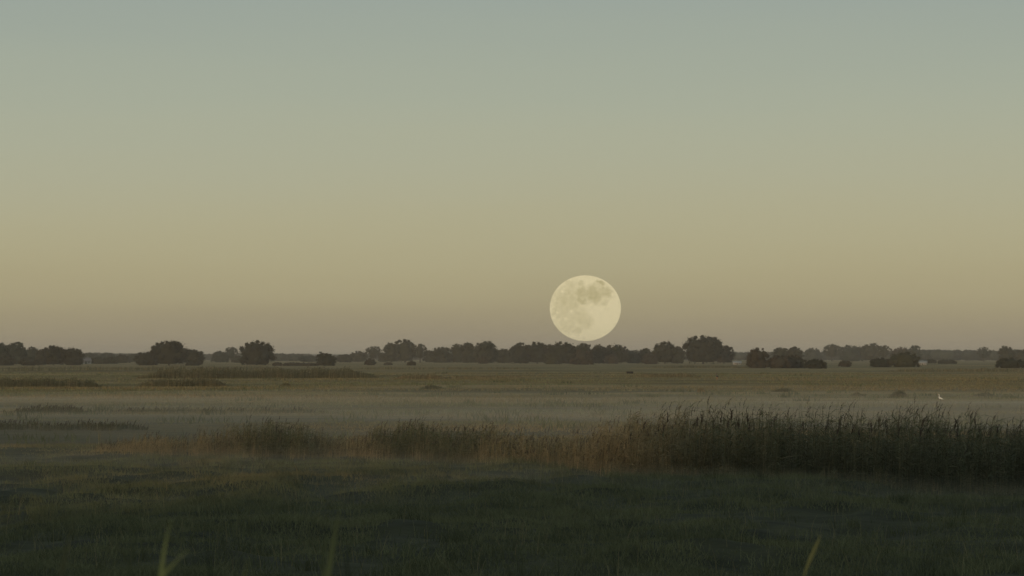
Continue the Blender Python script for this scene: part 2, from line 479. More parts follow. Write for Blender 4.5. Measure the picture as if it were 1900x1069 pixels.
TREES = [
 # x0, x1, top, base, form, palette, label
 (-62, -18, 640, 677, 'round', 'grey', 'rounded grey-green tree just outside the left edge of the wood'),
 (-22, 18, 634, 677.5, 'round', 'grey', 'grey-green tree cut by the left edge of the picture'),
 (12, 48, 635, 676.5, 'round', 'grey', 'smooth domed grey-green tree, second from the left edge'),
 (42, 72, 644, 676, 'round', 'grey', 'lower grey-green tree in the dip of the left-hand wood'),
 (66, 86, 649, 677, 'shrub', 'dark', 'dark low shrub tucked between two trees of the left-hand wood'),
 (76, 123, 641.5, 678, 'dome', 'dark', 'dark broad-topped tree near the right end of the left-hand wood'),
 (116, 154, 644.5, 678, 'round', 'dark', 'dark rounded tree closing the right end of the left-hand wood'),
 (36, 72, 664, 678, 'shrub', 'dark', 'long dark low shrub at the foot of the left-hand wood'),
 (-12, 28, 662, 678, 'shrub', 'dark', 'dark low shrub at the foot of the leftmost tree'),
 (150, 185, 655.5, 672, 'round', 'grey', 'pale hazy tree behind the farmhouse roof'),
 (184, 214, 654.5, 672, 'round', 'grey', 'pale hazy tree behind the little white shed'),
 (196, 220, 662, 675, 'shrub', 'green', 'rounded bush close to the little white shed'),
 (168, 200, 662.5, 675, 'shrub', 'green', 'low bush between the farmhouse and the white shed'),
 (214, 240, 658, 673.5, 'shrub', 'dark', 'dark clump left of the tall tree with stepped outline'),
 (236, 262, 656.5, 672, 'round', 'grey', 'hazy tree peeping out left of the dark stepped clump'),
 (251, 292, 652.5, 678, 'shrub', 'dark', 'dark bushy shrub at the left foot of the tall stepped tree'),
 (282, 345, 631.5, 678, 'dome', 'dark', 'tall dark tree with stepped outline, largest left of centre'),
 (340, 378, 648, 677, 'round', 'dark', 'lower dark tree hugging the right side of the tall stepped tree'),
 (345, 368, 672, 678.6, 'shrub', 'dark', 'flat little bush under the right side of the tall stepped tree'),
 (394, 424, 652, 672.5, 'round', 'grey', 'rounded hazy tree left of the pair before the lone round tree'),
 (418, 441, 644, 672, 'high', 'grey', 'taller hazy tree with open crown beside the lone round tree'),
 (430, 452, 660, 673, 'shrub', 'green', 'small bush just left of the lone round tree'),
 (446, 506, 633, 678, 'round', 'dark', 'lone dark round tree standing by itself left of centre'),
 (506, 523, 672, 678.4, 'shrub', 'brown', 'small brown bush at the right foot of the lone round tree'),
 (528, 560, 672.5, 679, 'shrub', 'brown', 'low spreading brown bush right of the lone round tree'),
 (554, 588, 673.2, 679, 'shrub', 'brown', 'flat brown bush left of the dark twin bushes'),
 (587, 606, 653, 678, 'shrub', 'dark', 'taller narrow bush of the dark twin bushes'),
 (598, 623, 655.5, 679, 'shrub', 'dark', 'broader bush of the dark twin bushes'),
 (506, 535, 656, 670, 'round', 'grey', 'far hazy tree right behind the lone round tree'),
 (530, 564, 656.5, 670, 'round', 'grey', 'far hazy tree below the hill'),
 (556, 592, 660.5, 671.5, 'round', 'grey', 'far low tree left of the dark twin bushes'),
 (626, 652, 657.5, 672.5, 'round', 'green', 'small dome-shaped tree right of the dark twin bushes'),
 (650, 680, 652, 671.5, 'round', 'green', 'rounded tree left of the open-crowned pale tree'),
 (678, 708, 643, 671.5, 'high', 'green', 'open-crowned tree on a short trunk left of the tall pair'),
 (678, 696, 665.5, 678, 'shrub', 'brown', 'small upright bush in the meadow before the open-crowned tree'),
 (702, 720, 654, 672, 'round', 'green', 'low tree between the open-crowned tree and the tall pair'),
 (712, 740, 636.5, 672.5, 'tall', 'green', 'left and lower tree of the tall pair left of centre'),
 (733, 770, 630, 672.5, 'dome', 'green', 'right and taller tree of the tall pair left of centre'),
 (768, 791, 639, 673, 'high', 'green', 'slim lollipop-shaped tree right of the tall pair'),
 (713, 727, 672.5, 677.5, 'shrub', 'brown', 'tiny flat bush in the meadow below the tall pair'),
 (756, 771, 670.5, 678.3, 'shrub', 'brown', 'tiny bush in the meadow below the slim lollipop-shaped tree'),
 (786, 808, 650, 672.5, 'round', 'green', 'low tree in the gap right of the slim lollipop-shaped tree'),
 (799, 840, 643.5, 673.5, 'round', 'green', 'domed tree at the left end of the long central wood'),
 (836, 860, 638.5, 673.5, 'tall', 'green', 'narrow tree left of the stepped crowns in the central wood'),
 (852, 884, 635, 674, 'round', 'green', 'middle crown of three rising steps in the central wood'),
 (880, 922, 633, 674.5, 'round', 'green', 'highest crown of three rising steps in the central wood'),
 (888, 905, 659, 675, 'shrub', 'brown', 'small paler bush at the foot of the highest stepped crown'),
 (918, 953, 647.5, 674, 'round', 'green', 'low tree in the dip left of the moon-side crowns'),
 (946, 985, 637, 675, 'round', 'dark', 'dark crown where the central wood rises again after the dip'),
 (976, 1018, 635.5, 675, 'dome', 'dark', 'dark crown in the middle of the central wood'),
 (1012, 1070, 635.5, 675.5, 'round', 'dark', 'broad dark crown below the left edge of the moon'),
 (1008, 1040, 655, 676, 'shrub', 'olive', 'paler rounded bush before the broad crown below the moon'),
 (1058, 1101, 650, 677, 'shrub', 'brown', 'pale brown rounded bush directly below the moon'),
 (1066, 1101, 638, 675, 'round', 'green', 'crown directly below the middle of the moon'),
 (1098, 1125, 640, 675, 'round', 'green', 'small crown below the right half of the moon'),
 (1120, 1166, 640, 675, 'dome', 'green', 'broad flat crown below the right edge of the moon'),
 (1124, 1148, 658, 675.5, 'shrub', 'brown', 'pale bush at the foot of the broad flat crown right of the moon'),
 (1160, 1189, 651, 674.5, 'round', 'grey', 'low hazy tree in the gap right of the moon'),
 (1186, 1208, 645.5, 674.5, 'round', 'green', 'small crown left of the rust-coloured bush'),
 (1192, 1219, 655, 675.5, 'shrub', 'brown', 'rust-coloured dome-shaped bush left of the two-humped tree'),
 (1213, 1254, 635, 675, 'dome', 'green', 'tall round-headed tree left of the largest tree'),
 (1244, 1270, 643, 675, 'round', 'green', 'lower shoulder tree between the round-headed and the largest tree'),
 (1270, 1339, 623.5, 675.5, 'dome', 'dark', 'largest tree, broad mushroom-shaped crown right of the moon'),
 (1325, 1361, 641.5, 675, 'dome', 'brown', 'brownish tree leaning out right of the largest tree'),
 (1386, 1426, 646, 683.5, 'shrub', 'brown', 'tall rusty brown bush, leftmost of the near bushes'),
 (1423, 1466, 659.5, 683.8, 'shrub', 'brown', 'middle brown bush joined to the broad near bush'),
 (1446, 1492, 658.5, 683.5, 'shrub', 'brown', 'broad brown near bush in front of a hazy tree group'),
 (1434, 1464, 645, 674, 'high', 'green', 'hazy tree with ragged top behind the near brown bushes'),
 (1456, 1488, 644, 674, 'dome', 'green', 'hazy flat-topped tree behind the near brown bushes'),
 (1493, 1531, 666, 684, 'shrub', 'dark', 'low dark round bush standing alone right of the near brown bushes'),
 (1494, 1522, 645.5, 670, 'round', 'grey', 'pale blue-grey tree above the low dark round bush'),
 (1528, 1559, 639, 670.5, 'high', 'green', 'ragged open tree sticking up left of the long right-hand wood'),
 (1555, 1603, 640.5, 671, 'round', 'grey', 'broad crown at the left end of the right-hand wood'),
 (1597, 1634, 637.5, 671, 'dome', 'green', 'highest crown of the right-hand wood'),
 (1628, 1653, 641, 671.5, 'high', 'green', 'ragged crown next to the highest one of the right-hand wood'),
 (1654, 1690, 645, 671.5, 'round', 'brown', 'brownish crown behind the big near bush'),
 (1685, 1709, 641, 671, 'round', 'grey', 'hazy dome standing out right above the big near bush'),
 (1614, 1656, 664, 681.5, 'shrub', 'dark', 'low dark bush at the left of the big near bush'),
 (1650, 1707, 653, 681.5, 'shrub', 'olive', 'big near bush with domed top before the right-hand wood'),
 (1557, 1579, 669, 680.5, 'shrub', 'brown', 'small bush alone in the pale field strip'),
 (1740, 1772, 667, 675, 'shrub', 'dark', 'low dark bush before the far level wood on the right'),
 (1714, 1738, 667.5, 674.5, 'shrub', 'dark', 'small flat bush before the far level wood on the right'),
 (1813, 1838, 644, 671.5, 'high', 'grey', 'flat-topped tree rising from the far level wood on the right'),
 (1853, 1882, 642.7, 673, 'round', 'green', 'domed tree near the right edge of the picture'),
 (1878, 1915, 648, 673, 'round', 'green', 'rounded tree cut by the right edge of the picture'),
 (1848, 1900, 664, 683, 'shrub', 'dark', 'dark spreading bush below the domed tree at the right edge'),
 (1910, 1950, 643, 674, 'round', 'green', 'rounded tree just outside the right edge of the picture'),
]
for a in TREES:
    tree(*a)

# far level woods: masses of crowns that read as one
def far_wood(x0, x1, d, tops, label, pal='grey', lump=13):
    m = MB(); rg = np.random.default_rng(int(abs(x0) + d))
    px = d / F; x = x0
    while x < x1:
        w = rg.uniform(0.7, 1.5) * lump
        tp = np.interp(x, tops[0], tops[1]) + rg.uniform(-1.0, 1.6)
        ht = (HZ - tp) * px + H
        for row in range(2):
            dd = rg.uniform(-30, 30) + row * 40
            tint = np.array(PAL[pal]) * rg.uniform(0.75, 1.25)
            cx = (x + rg.uniform(-2, 2) - 950) * px
            V, Fc = ICO2
            vv = V * (1 + rg.uniform(-0.12, 0.12, len(V)))[:, None] * (w * px * 0.75, w * px * 0.6, ht * 0.46) + (cx, d + dd, ht * 0.5)
            m.add_np(vv, Fc, tint)
            nl = 130
            dv = rg.normal(size=(nl, 3)); dv /= np.linalg.norm(dv, axis=1)[:, None]
            P = dv * (w * px * 0.78, w * px * 0.62, ht * 0.48) * rg.uniform(0.92, 1.06, nl)[:, None] + (cx, d + dd, ht * 0.52)
            a1 = rg.normal(size=(nl, 3)) * px * 0.8; a2 = rg.normal(size=(nl, 3)) * px * 0.8
            b_ = np.arange(nl) * 4
            m.add_np(np.stack([P - a1, P - a2, P + a1, P + a2], 1), np.stack([b_, b_ + 1, b_ + 2, b_ + 3], 1),
                     np.repeat(tint[None] * rg.uniform(0.7, 1.3, nl)[:, None], 4, 0))
        x += w * 0.55
    tag(m.build('far_wood', M_LEAF), label, 'wood', kind='stuff')
far_wood(-260, 520, 2900, ([-260, 100, 160, 240, 380, 450, 520], [650, 652, 655, 657, 657, 656, 658]), 'distant hazy line of wood behind the left-hand trees')
far_wood(505, 1200, 3100, ([505, 560, 600, 640, 700, 800, 1200], [656.5, 658, 661, 659, 655, 651, 650]), 'distant hazy line of wood behind the central trees')
far_wood(1160, 1700, 2700, ([1160, 1360, 1400, 1500, 1560, 1700], [651, 652.5, 653, 653.5, 653, 650]), 'distant hazy line of wood behind the near brown bushes')
far_wood(1690, 2250, 2500, ([1690, 1720, 1800, 1850, 1900, 2250], [648, 649, 649.5, 651, 649, 650]), 'level hazy wood running out to the right edge', lump=18)

# ------------------------------------------------------------------ farm buildings among the far trees
M_WALL = flat_mat('pale render', (0.34, 0.32, 0.28), 0.8, 1.0, 0.1)
M_ROOF = flat_mat('weathered roof', (0.20, 0.16, 0.14), 0.8, 1.0, 0.15)
M_PANEL = flat_mat('pale sheet roof', (0.27, 0.26, 0.24), 0.5, 1.0, 0.1)
M_DOOR = flat_mat('dark timber', (0.04, 0.035, 0.03), 0.8, 2.0, 0.2)

def house(px0, px1, eave, top, base, rot, label, name, cat, roofmat):
    d = dist(base); k = d / F
    w = (px1 - px0) * k; X = ((px0 + px1) / 2 - 950) * k
    t = thing(name, (X, d, float(ground_z(X, d)) - 0.05), label, cat)
    t.rotation_euler = (0, 0, R(rot))
    he = (base - eave) * k; ht = (base - top) * k; dp = w * 0.6
    m = MB()
    V = [(-w/2, -dp/2, 0), (w/2, -dp/2, 0), (w/2, dp/2, 0), (-w/2, dp/2, 0),
         (-w/2, -dp/2, he), (w/2, -dp/2, he), (w/2, dp/2, he), (-w/2, dp/2, he), (-w/2, 0, ht - .15), (w/2, 0, ht - .15)]
    m.add(V, [(0, 1, 5, 4), (2, 3, 7, 6), (1, 2, 6, 9, 5), (3, 0, 4, 8, 7)])
    m.build('wall', M_WALL, t)
    m = MB(); o = 0.35; e = o * (ht - he) / (dp / 2)
    for s in (-1, 1):
        A = [(-w/2 - o, s * (dp/2 + o), he - e), (w/2 + o, s * (dp/2 + o), he - e), (w/2 + o, 0, ht), (-w/2 - o, 0, ht)]
        m.add(A + [(x, y, z + .14) for x, y, z in A],
              [(0, 1, 2, 3), (7, 6, 5, 4), (0, 4, 5, 1), (1, 5, 6, 2), (2, 6, 7, 3), (3, 7, 4, 0)])
    rf = m.build('roof', roofmat, t)
    if name == 'farmhouse':
        m = MB(); box(m, (w*.22, -.3, ht - .4), (w*.22 + .6, .3, ht + .7)); m.build('chimney', M_ROOF, rf)
    m = MB(); box(m, (-w*.1, -dp/2 - .05, 0), (-w*.1 + w*.14, -dp/2 + .05, he * .8)); m.build('door', M_DOOR, t)
    for fx in (-.36, .2):
        m = MB(); box(m, (w*fx, -dp/2 - .04, he*.38), (w*fx + w*.12, -dp/2 + .05, he*.75)); m.build('window', M_DOOR, t)
    return t
house(147, 168, 670, 664.5, 675.5, 35, 'small farmhouse with sloping roof right of the left-hand wood', 'farmhouse', 'house', M_ROOF)
house(202, 209, 671.5, 669.5, 674.5, -20, 'tiny white shed between hazy bushes on the left', 'shed', 'shed', M_PANEL)
house(1360, 1374, 673, 670.5, 676.5, 10, 'low pale barn between the largest tree and the near bushes', 'barn', 'barn', M_PANEL)
house(1706, 1719, 673, 669.5, 677, -15, 'small pale barn right of the big near bush', 'barn', 'barn', M_PANEL)

# ------------------------------------------------------------------ grass of the meadow
def mixc(a, b, t):
    t = np.asarray(t)[:, None]
    return np.asarray(a) * (1 - t) + np.asarray(b) * t

G1, G2, G3, G4 = (0.092, 0.102, 0.055), (0.170, 0.176, 0.090), (0.220, 0.172, 0.088), (0.28, 0.220, 0.118)

def blades(mb, X, Y, h, w, colr, rg, seg=3, droop=0.6):
    n = len(X)
    Z = ground_z(X, Y)
    a = rg.uniform(0, 2 * math.pi, n)
    ld = np.stack([np.cos(a), np.sin(a)], 1) * (h * rg.uniform(0.1, droop, n))[:, None]
    ts = np.linspace(0, 1, seg)
    P = np.zeros((n, seg, 3)); W = np.zeros((n, seg))
    for i, t in enumerate(ts):
        P[:, i, 0] = X + ld[:, 0] * t ** 2
        P[:, i, 1] = Y + ld[:, 1] * t ** 2
        P[:, i, 2] = Z - 0.03 + h * (t - 0.25 * t * t * droop)
        W[:, i] = w * (1 - t) ** 0.7 if i < seg - 1 else w * 0.08
    sa = rg.uniform(-0.9, 0.9, n)
    side = np.stack([np.cos(sa), np.sin(sa), np.zeros(n)], 1)
    ribbons(mb, P, W, side, colr)

def scatter(rg, n, y0, y1, half, power=1.0):
    """points between distances y0..y1 inside the field of view (and a margin), denser near"""
    t = rg.random(n) ** power
    Y = y0 * (y1 / y0) ** t
    X = rg.uniform(-1, 1, n) * (half * Y + 3)
    return X, Y

def reed_line(X):
    """distance of the near edge of the reed belt at photo column px of its base"""
    return np.interp(X, [-300, 190, 400, 620, 850, 1000, 1150, 1400, 1650, 1900, 2300],
                     [dist(838), dist(843), dist(846), dist(848), dist(856), dist(868), dist(880), dist(890), dist(900), dist(908), dist(918)])

rg = np.random.default_rng(11)
mb = MB()
X, Y = scatter(rg, 290000, 40, 112, 0.215)
cl = 0.55 * fbm(X / 1.3, Y / 1.6, 40, 3) + 0.45 * fbm(X / 2.4, Y / 3.2, 3, 3)
hol = fbm(X / 2.0, Y / 3.4, 120, 3)  # bare gaps show the darkened ground as shaded hollows
keep = (cl > 0.18 + 0.30 * rg.random(len(X))) & (hol > 0.36 + 0.07 * rg.random(len(X)))
X, Y, cl = X[keep], Y[keep], cl[keep]
h = 0.06 + 0.55 * np.clip(cl - 0.42, 0, 1) + 0.09 * rg.random(len(X))
dry = np.clip((fbm(X / 5, Y / 6, 60, 3) - 0.50) * 3, 0, 1) * sstep(62, 92, Y) * (1 - 0.75 * sstep(2, 9, X)) + 0.10 * rg.random(len(X)) ** 4
col = mixc(G1, G2, np.clip(rg.random(len(X)) * 0.6 + (fbm(X / 3.5, Y / 4.5, 71, 3) - 0.3) * 1.1, 0, 1))
col = col * (1 - dry[:, None]) + mixc(G3, G4, rg.random(len(X))) * dry[:, None]
blades(mb, X, Y, h, rg.uniform(0.010, 0.020, len(X)), col, rg, 3, 0.9)
# tussocks: tight tufts of longer blades standing proud of the turf
tx, ty = scatter(rg, 900, 42, 100, 0.21)
for a, b_ in zip(tx, ty):
    q = int(rg.integers(16, 46)); rr_ = rg.uniform(0.10, 0.34)
    c_ = mixc(G1, G2, np.full(q, rg.random() ** 1.5)) * rg.uniform(0.6, 1.15)
    blades(mb, a + rg.normal(size=q) * rr_, b_ + rg.normal(size=q) * rr_, rg.uniform(0.16, 0.42, q), np.full(q, 0.014), c_, rg, 3, 0.9)
# a few taller seeding stalks
X, Y = scatter(rg, 1500, 44, 100, 0.21)
blades(mb, X, Y, rg.uniform(0.35, 0.62, len(X)), np.full(len(X), 0.010), mixc(G2, G4, rg.random(len(X)) ** 1.5), rg, 4, 0.5)
tag(mb.build('grass', M_GRASS), 'dark green tussocky pasture grass in the foreground', 'grass', kind='stuff')

mb = MB()
X, Y = scatter(rg, 150000, 104, 620, 0.215, 1.15)
cl = fbm(X / 22 + 3, Y / 9, 80, 4)
keep = cl > 0.36 + 0.3 * rg.random(len(X)) * 0.7
X, Y, cl = X[keep], Y[keep], cl[keep]
h = (0.16 + 0.5 * np.clip(cl - 0.4, 0, 1)) * rg.uniform(0.6, 1.2, len(X)) * (0.55 + 0.45 * sstep(120, 260, Y))
tn = np.clip((fbm(X / 60, Y / 22, 90, 3) - 0.35) * 2.6, 0, 1)
col = mixc(G2, G3, np.clip(tn + rg.uniform(-0.25, 0.25, len(X)), 0, 1)) * rg.uniform(0.75, 1.25, len(X))[:, None]
blades(mb, X, Y, h, 0.03 + Y * 0.00022, col, rg)
# scattered sedge tufts over the meadow
tx, ty = scatter(rg, 240, 108, 620, 0.215, 1.1)
for a, b_ in zip(tx, ty):
    q = int(rg.integers(14, 34)); rr_ = rg.uniform(0.25, 0.9) * (1 + b_ / 500)
    blades(mb, a + rg.normal(size=q) * rr_, b_ + rg.normal(size=q) * rr_, rg.uniform(0.2, 0.55, q), np.full(q, 0.03 + b_ * 0.00022),
           np.tile(np.array(G1) * rg.uniform(0.9, 1.5), (q, 1)), rg)
tag(mb.build('grass', M_GRASS), 'olive and straw coloured hay meadow beyond the reeds', 'grass', kind='stuff')

# ------------------------------------------------------------------ reeds
RS, RL_G, RL_S, RP = (0.34, 0.27, 0.155), (0.090, 0.098, 0.056), (0.30, 0.235, 0.130), (0.080, 0.066, 0.052)

def reeds(mb, X, Y, h, rg, leafn=7, straw=None, plume=0.3, lw=0.026, wind=0.5, gz=None):
    n = len(X)
    Z = ground_z(X, Y) if gz is None else gz
    straw = np.full(n, 0.4) if straw is None else straw
    lean = rg.normal(size=(n, 2)) * 0.06 + np.array([0.05, 0])
    ts = np.linspace(0, 1, 5)
    def spine(t):
        return np.stack([X + lean[:, 0] * h * t ** 1.8, Y + lean[:, 1] * h * t ** 1.8, Z - 0.05 + h * t], -1)
    P = np.stack([spine(t) for t in ts], 1)
    W = (np.array([0.012, 0.011, 0.010, 0.008, 0.005]))[None, :] * (lw / 0.026) * np.ones((n, 1))
    side = np.tile(np.array([1.0, 0, 0]), (n, 1))
    cst = mixc(np.array(RL_G) * 1.3, RS, np.clip(straw + rg.uniform(-.2, .3, n), 0, 1)) * rg.uniform(0.7, 1.2, n)[:, None]
    ribbons(mb, P, W, side, cst)
    ribbons(mb, P, W, np.tile(np.array([0, 1.0, 0]), (n, 1)), cst)
    # leaves: rise from the stalk, arch over and droop
    for k in range(leafn):
        t0 = 0.22 + 0.72 * (k + rg.random(n)) / leafn
        P0 = np.stack([X + lean[:, 0] * h * t0 ** 1.8, Y + lean[:, 1] * h * t0 ** 1.8, Z - 0.05 + h * t0], -1)
        a = rg.uniform(0, 2 * math.pi, n)
        dirv = np.stack([np.cos(a) * 1.0 + wind * 0.6, np.sin(a) * 0.8], -1)
        L = h * rg.uniform(0.14, 0.27, n)
        up = rg.uniform(0.35, 0.95, n); dr = rg.uniform(0.2, 1.0, n)
        pts = []
        for t in (0, 0.35, 0.7, 1.0):
            pts.append(np.stack([P0[:, 0] + dirv[:, 0] * L * t * 0.85, P0[:, 1] + dirv[:, 1] * L * t * 0.85,
                                 P0[:, 2] + L * (up * t - dr * t * t)], -1))
        Pl = np.stack(pts, 1)
        Wl = np.array([0.5, 1.0, 0.75, 0.06])[None, :] * (lw * rg.uniform(0.6, 1.1, n))[:, None]
        sd = np.stack([-dirv[:, 1], dirv[:, 0], rg.uniform(-0.8, 0.8, n)], -1); sd /= np.linalg.norm(sd, axis=1)[:, None]
        cf = mixc(RL_G, RL_S, np.clip(straw + 0.5 * (0.5 - t0) + rg.uniform(-.3, .3, n), 0, 1)) * rg.uniform(0.7, 1.25, n)[:, None]
        ribbons(mb, Pl, Wl, sd, cf)
    sel = np.where(rg.random(n) < plume)[0]
    if len(sel):
        top = np.stack([X + lean[:, 0] * h, Y + lean[:, 1] * h, Z - 0.05 + h], -1)[sel]
        plumes(mb, top, 0.23 * rg.uniform(0.8, 1.4, len(sel)) * np.clip(h[sel] / 1.7, 0.6, 1.2), rg, lw)

def plumes(mb, top, L, rg, lw=0.026):
    n = len(top)
    bend = np.stack([rg.uniform(0.15, 0.55, n), rg.uniform(-0.2, 0.2, n)], -1)
    for k in range(11):
        t = k / 10
        c = top + np.stack([bend[:, 0] * L * t * t, bend[:, 1] * L * t * t, L * (t - 0.12 * t * t)], -1)
        a = rg.uniform(0, 2 * math.pi, n)
        ln = L * (0.42 - 0.30 * t) * rg.uniform(0.8, 1.2, n)
        e = c + np.stack([(np.cos(a) * 0.45 + bend[:, 0] * 0.9) * ln, np.sin(a) * 0.45 * ln, ln * rg.uniform(0.25, 0.8, n)], -1)
        m_ = (c + e) / 2 + np.stack([np.zeros(n), np.zeros(n), ln * 0.18], -1)
        P = np.stack([c, m_, e], 1)
        W = np.tile(np.array([0.35, 0.8, 0.12]) * lw, (n, 1))
        sd = np.stack([np.cos(a + 1.3), np.sin(a + 1.3), np.zeros(n)], -1)
        ribbons(mb, P, W, sd, np.tile(np.array(RP), (n, 1)) * rg.uniform(0.7, 1.3, n)[:, None])

def bed(px0, px1, count, depth, hfun, strawfun, label, seed, plume=0.3, densf=None, leafn=7, lw=0.026, off=0.0, cat='reeds'):
    r_ = np.random.default_rng(seed)
    px = r_.uniform(px0, px1, count)
    dd = r_.random(count) ** 1.2 * depth
    Y_ = reed_line(px) + off + dd + 3.2 * (fbm(px / 60, px * 0, seed, 3) - 0.5)
    X_ = (px - 950) / F * Y_
    hh = hfun(px, dd, r_) * r_.uniform(0.62, 1.08, count) * (0.62 + 0.72 * fbm(px / 16, dd / 1.2, seed + 9, 3))
    if densf is not None:
        k = r_.random(count) < densf(px)
        px, Y_, X_, hh = px[k], Y_[k], X_[k], hh[k]
    m = MB()
    reeds(m, X_, Y_, hh, r_, leafn, np.clip(strawfun(px) + r_.normal(0, 0.14, len(px)), 0, 1), plume, lw)
    return tag(m.build('reed_bed', M_REED), label, cat, kind='stuff')

tops_r = ([1060, 1120, 1180, 1260, 1340, 1430, 1500, 1560, 1640, 1720, 1820, 1900, 2000], [0.98, 1.30, 1.70, 1.90, 2.02, 1.94, 1.76, 1.82, 1.80, 1.88, 1.82, 1.76, 1.84])
bed(1085, 2060, 3600, 6.0, lambda p, d_, r_: np.interp(p, *tops_r) * (0.86 + 0.14 * sstep(0, 1.5, d_)),
    lambda p: np.interp(p, [1080, 1180, 1260, 1340, 2000], [0.85, 0.65, 0.35, 0.08, 0.0]),
    'tall dense dark green reed bed filling the right side, tan at its left end', 101, 0.16)
tops_c = ([650, 690, 740, 800, 860, 890, 940, 990, 1030, 1090, 1140, 1180], [0.62, 0.90, 1.20, 1.20, 1.10, 1.18, 1.02, 0.90, 0.85, 0.95, 1.12, 1.25])
bed(650, 1170, 2600, 5.0, lambda p, d_, r_: np.interp(p, *tops_c) * (0.55 + 0.45 * sstep(0, 2.4, d_)),
    lambda p: np.interp(p, [650, 700, 760, 850, 960, 1030, 1100], [0.6, 0.2, 0.0, 0.1, 0.6, 0.5, 0.8]),
    'thinner reed clump in the centre with straw coloured stems at its edges', 102, 0.22,
    lambda p: np.interp(p, [650, 690, 720, 860, 930, 990, 1040, 1100, 1170], [0.6, 0.8, 1.0, 1.0, 0.85, 0.70, 0.70, 0.8, 0.9]))
tops_l = ([190, 250, 330, 400, 450, 500, 560, 600, 640, 700], [0.25, 0.50, 0.68, 0.74, 1.02, 1.24, 1.14, 0.78, 0.64, 0.6])
bed(180, 700, 2100, 4.5, lambda p, d_, r_: np.interp(p, *tops_l) * (0.55 + 0.45 * sstep(0, 2.2, d_)),
    lambda p: np.interp(p, [180, 300, 420, 470, 560, 620, 700], [0.9, 0.85, 0.5, 0.05, 0.05, 0.5, 0.7]),
    'low reed clump on the left rising to a bushy dark tuft', 103, 0.2,
    lambda p: np.interp(p, [180, 300, 420, 460, 570, 610, 700], [0.6, 0.8, 0.85, 1.0, 1.0, 0.75, 0.65]))
bed(150, 1190, 2200, 5.5, lambda p, d_, r_: (0.34 + 0.50 * sstep(0, 3, d_)) * (0.6 + 0.6 * vnoise(p / 11, d_, 4)) + 0.10 * vnoise(p / 30, p * 0, 8), lambda p: 0.45 + 0.5 * fbm(p / 40, p * 0, 33, 2),
    'short straw coloured grass fringing the foot of the reeds', 104, 0.05, lambda p: np.clip((fbm(p / 34, p * 0, 77, 3) - 0.32) * 2.6, 0.08, 1), 3, 0.018, -1.9, 'grass')

bed(1120, 2060, 1700, 3.0, lambda p, d_, r_: 0.26 + 0.42 * fbm(p / 26, p * 0, 18, 2) ** 1.5, lambda p: np.interp(p, [1120, 1300, 2000], [0.7, 0.45, 0.3]),
    'short mixed sedge fringing the foot of the tall right-hand reeds', 105, 0.0, None, 4, 0.020, -2.2, 'grass')

# reeds that stand out singly above the beds
def make_reed(h, r_, seed):
    """meshes of one reed rooted at the origin: stalk, leaves, plume"""
    r_ = np.random.default_rng(seed)
    parts = []
    lean = np.array([r_.uniform(0.02, 0.10), r_.uniform(-0.04, 0.04)])
    sp_ = lambda t: np.array([lean[0] * h * t ** 1.8, lean[1] * h * t ** 1.8, h * t])
    m = MB(); tube(m, [sp_(t) for t in np.linspace(0, 1, 6)], np.array([6, 6, 5.5, 5, 4, 2.5]) * 0.0014, 5, np.array(RL_G) * 1.2)
    parts.append(('stalk', m.mesh('stalk', M_REED)))
    for k in range(6):
        t0 = 0.50 + 0.46 * (k + r_.random()) / 6
        p0 = sp_(t0); a = (k % 2) * math.pi + r_.uniform(-0.7, 0.7)
        dv = np.array([math.cos(a) + 0.35, math.sin(a) * 0.8]); L = h * r_.uniform(0.14, 0.22); up = r_.uniform(0.5, 1.0); dr = r_.uniform(0.2, 0.9)
        pts = np.array([[p0[0] + dv[0] * L * t * .85, p0[1] + dv[1] * L * t * .85, p0[2] + L * (up * t - dr * t * t)] for t in (0, .25, .5, .75, 1)])
        sd = np.array([-dv[1], dv[0], r_.uniform(-.9, .9)]); sd /= np.linalg.norm(sd)
        m = MB(); ribbons(m, pts[None], np.array([[.5, 1, .95, .6, .05]]) * 0.046, sd[None], np.array(RL_G)[None] * r_.uniform(0.8, 1.3))
        parts.append(('leaf', m.mesh('leaf', M_REED)))
    m = MB(); plumes(m, np.array([sp_(1.0)]), np.array([0.36]), r_, 0.050); plumes(m, np.array([sp_(0.985)]), np.array([0.36]), r_, 0.050); plumes(m, np.array([sp_(0.97)]), np.array([0.30]), r_, 0.050)
    parts.append(('plume', m.mesh('plume', M_REED)))
    return parts
PROTO = [make_reed(1.0 * hh, None, 300 + i) for i, hh in enumerate((1.72, 1.80, 1.88, 1.95, 1.78))]
PH = (1.72, 1.80, 1.88, 1.95, 1.78)
def place_reed(px, top, off, label, group, k):
    d = float(reed_line(px)) + off
    X_ = (px - 950) / F * d
    gz = float(ground_z(X_, d))
    want = H - (top - HZ) / F * d - gz - 0.26
    s = want / PH[k]
    t = thing('reed', (X_, d, gz - 0.04), label, 'reed', group)
    t.rotation_euler = (0, 0, math.sin(px * 12.9) * 1.5)
    t.scale = (s ** 0.5, s ** 0.5, s)
    for nm, me in PROTO[k]:
        link(nm, me, t)
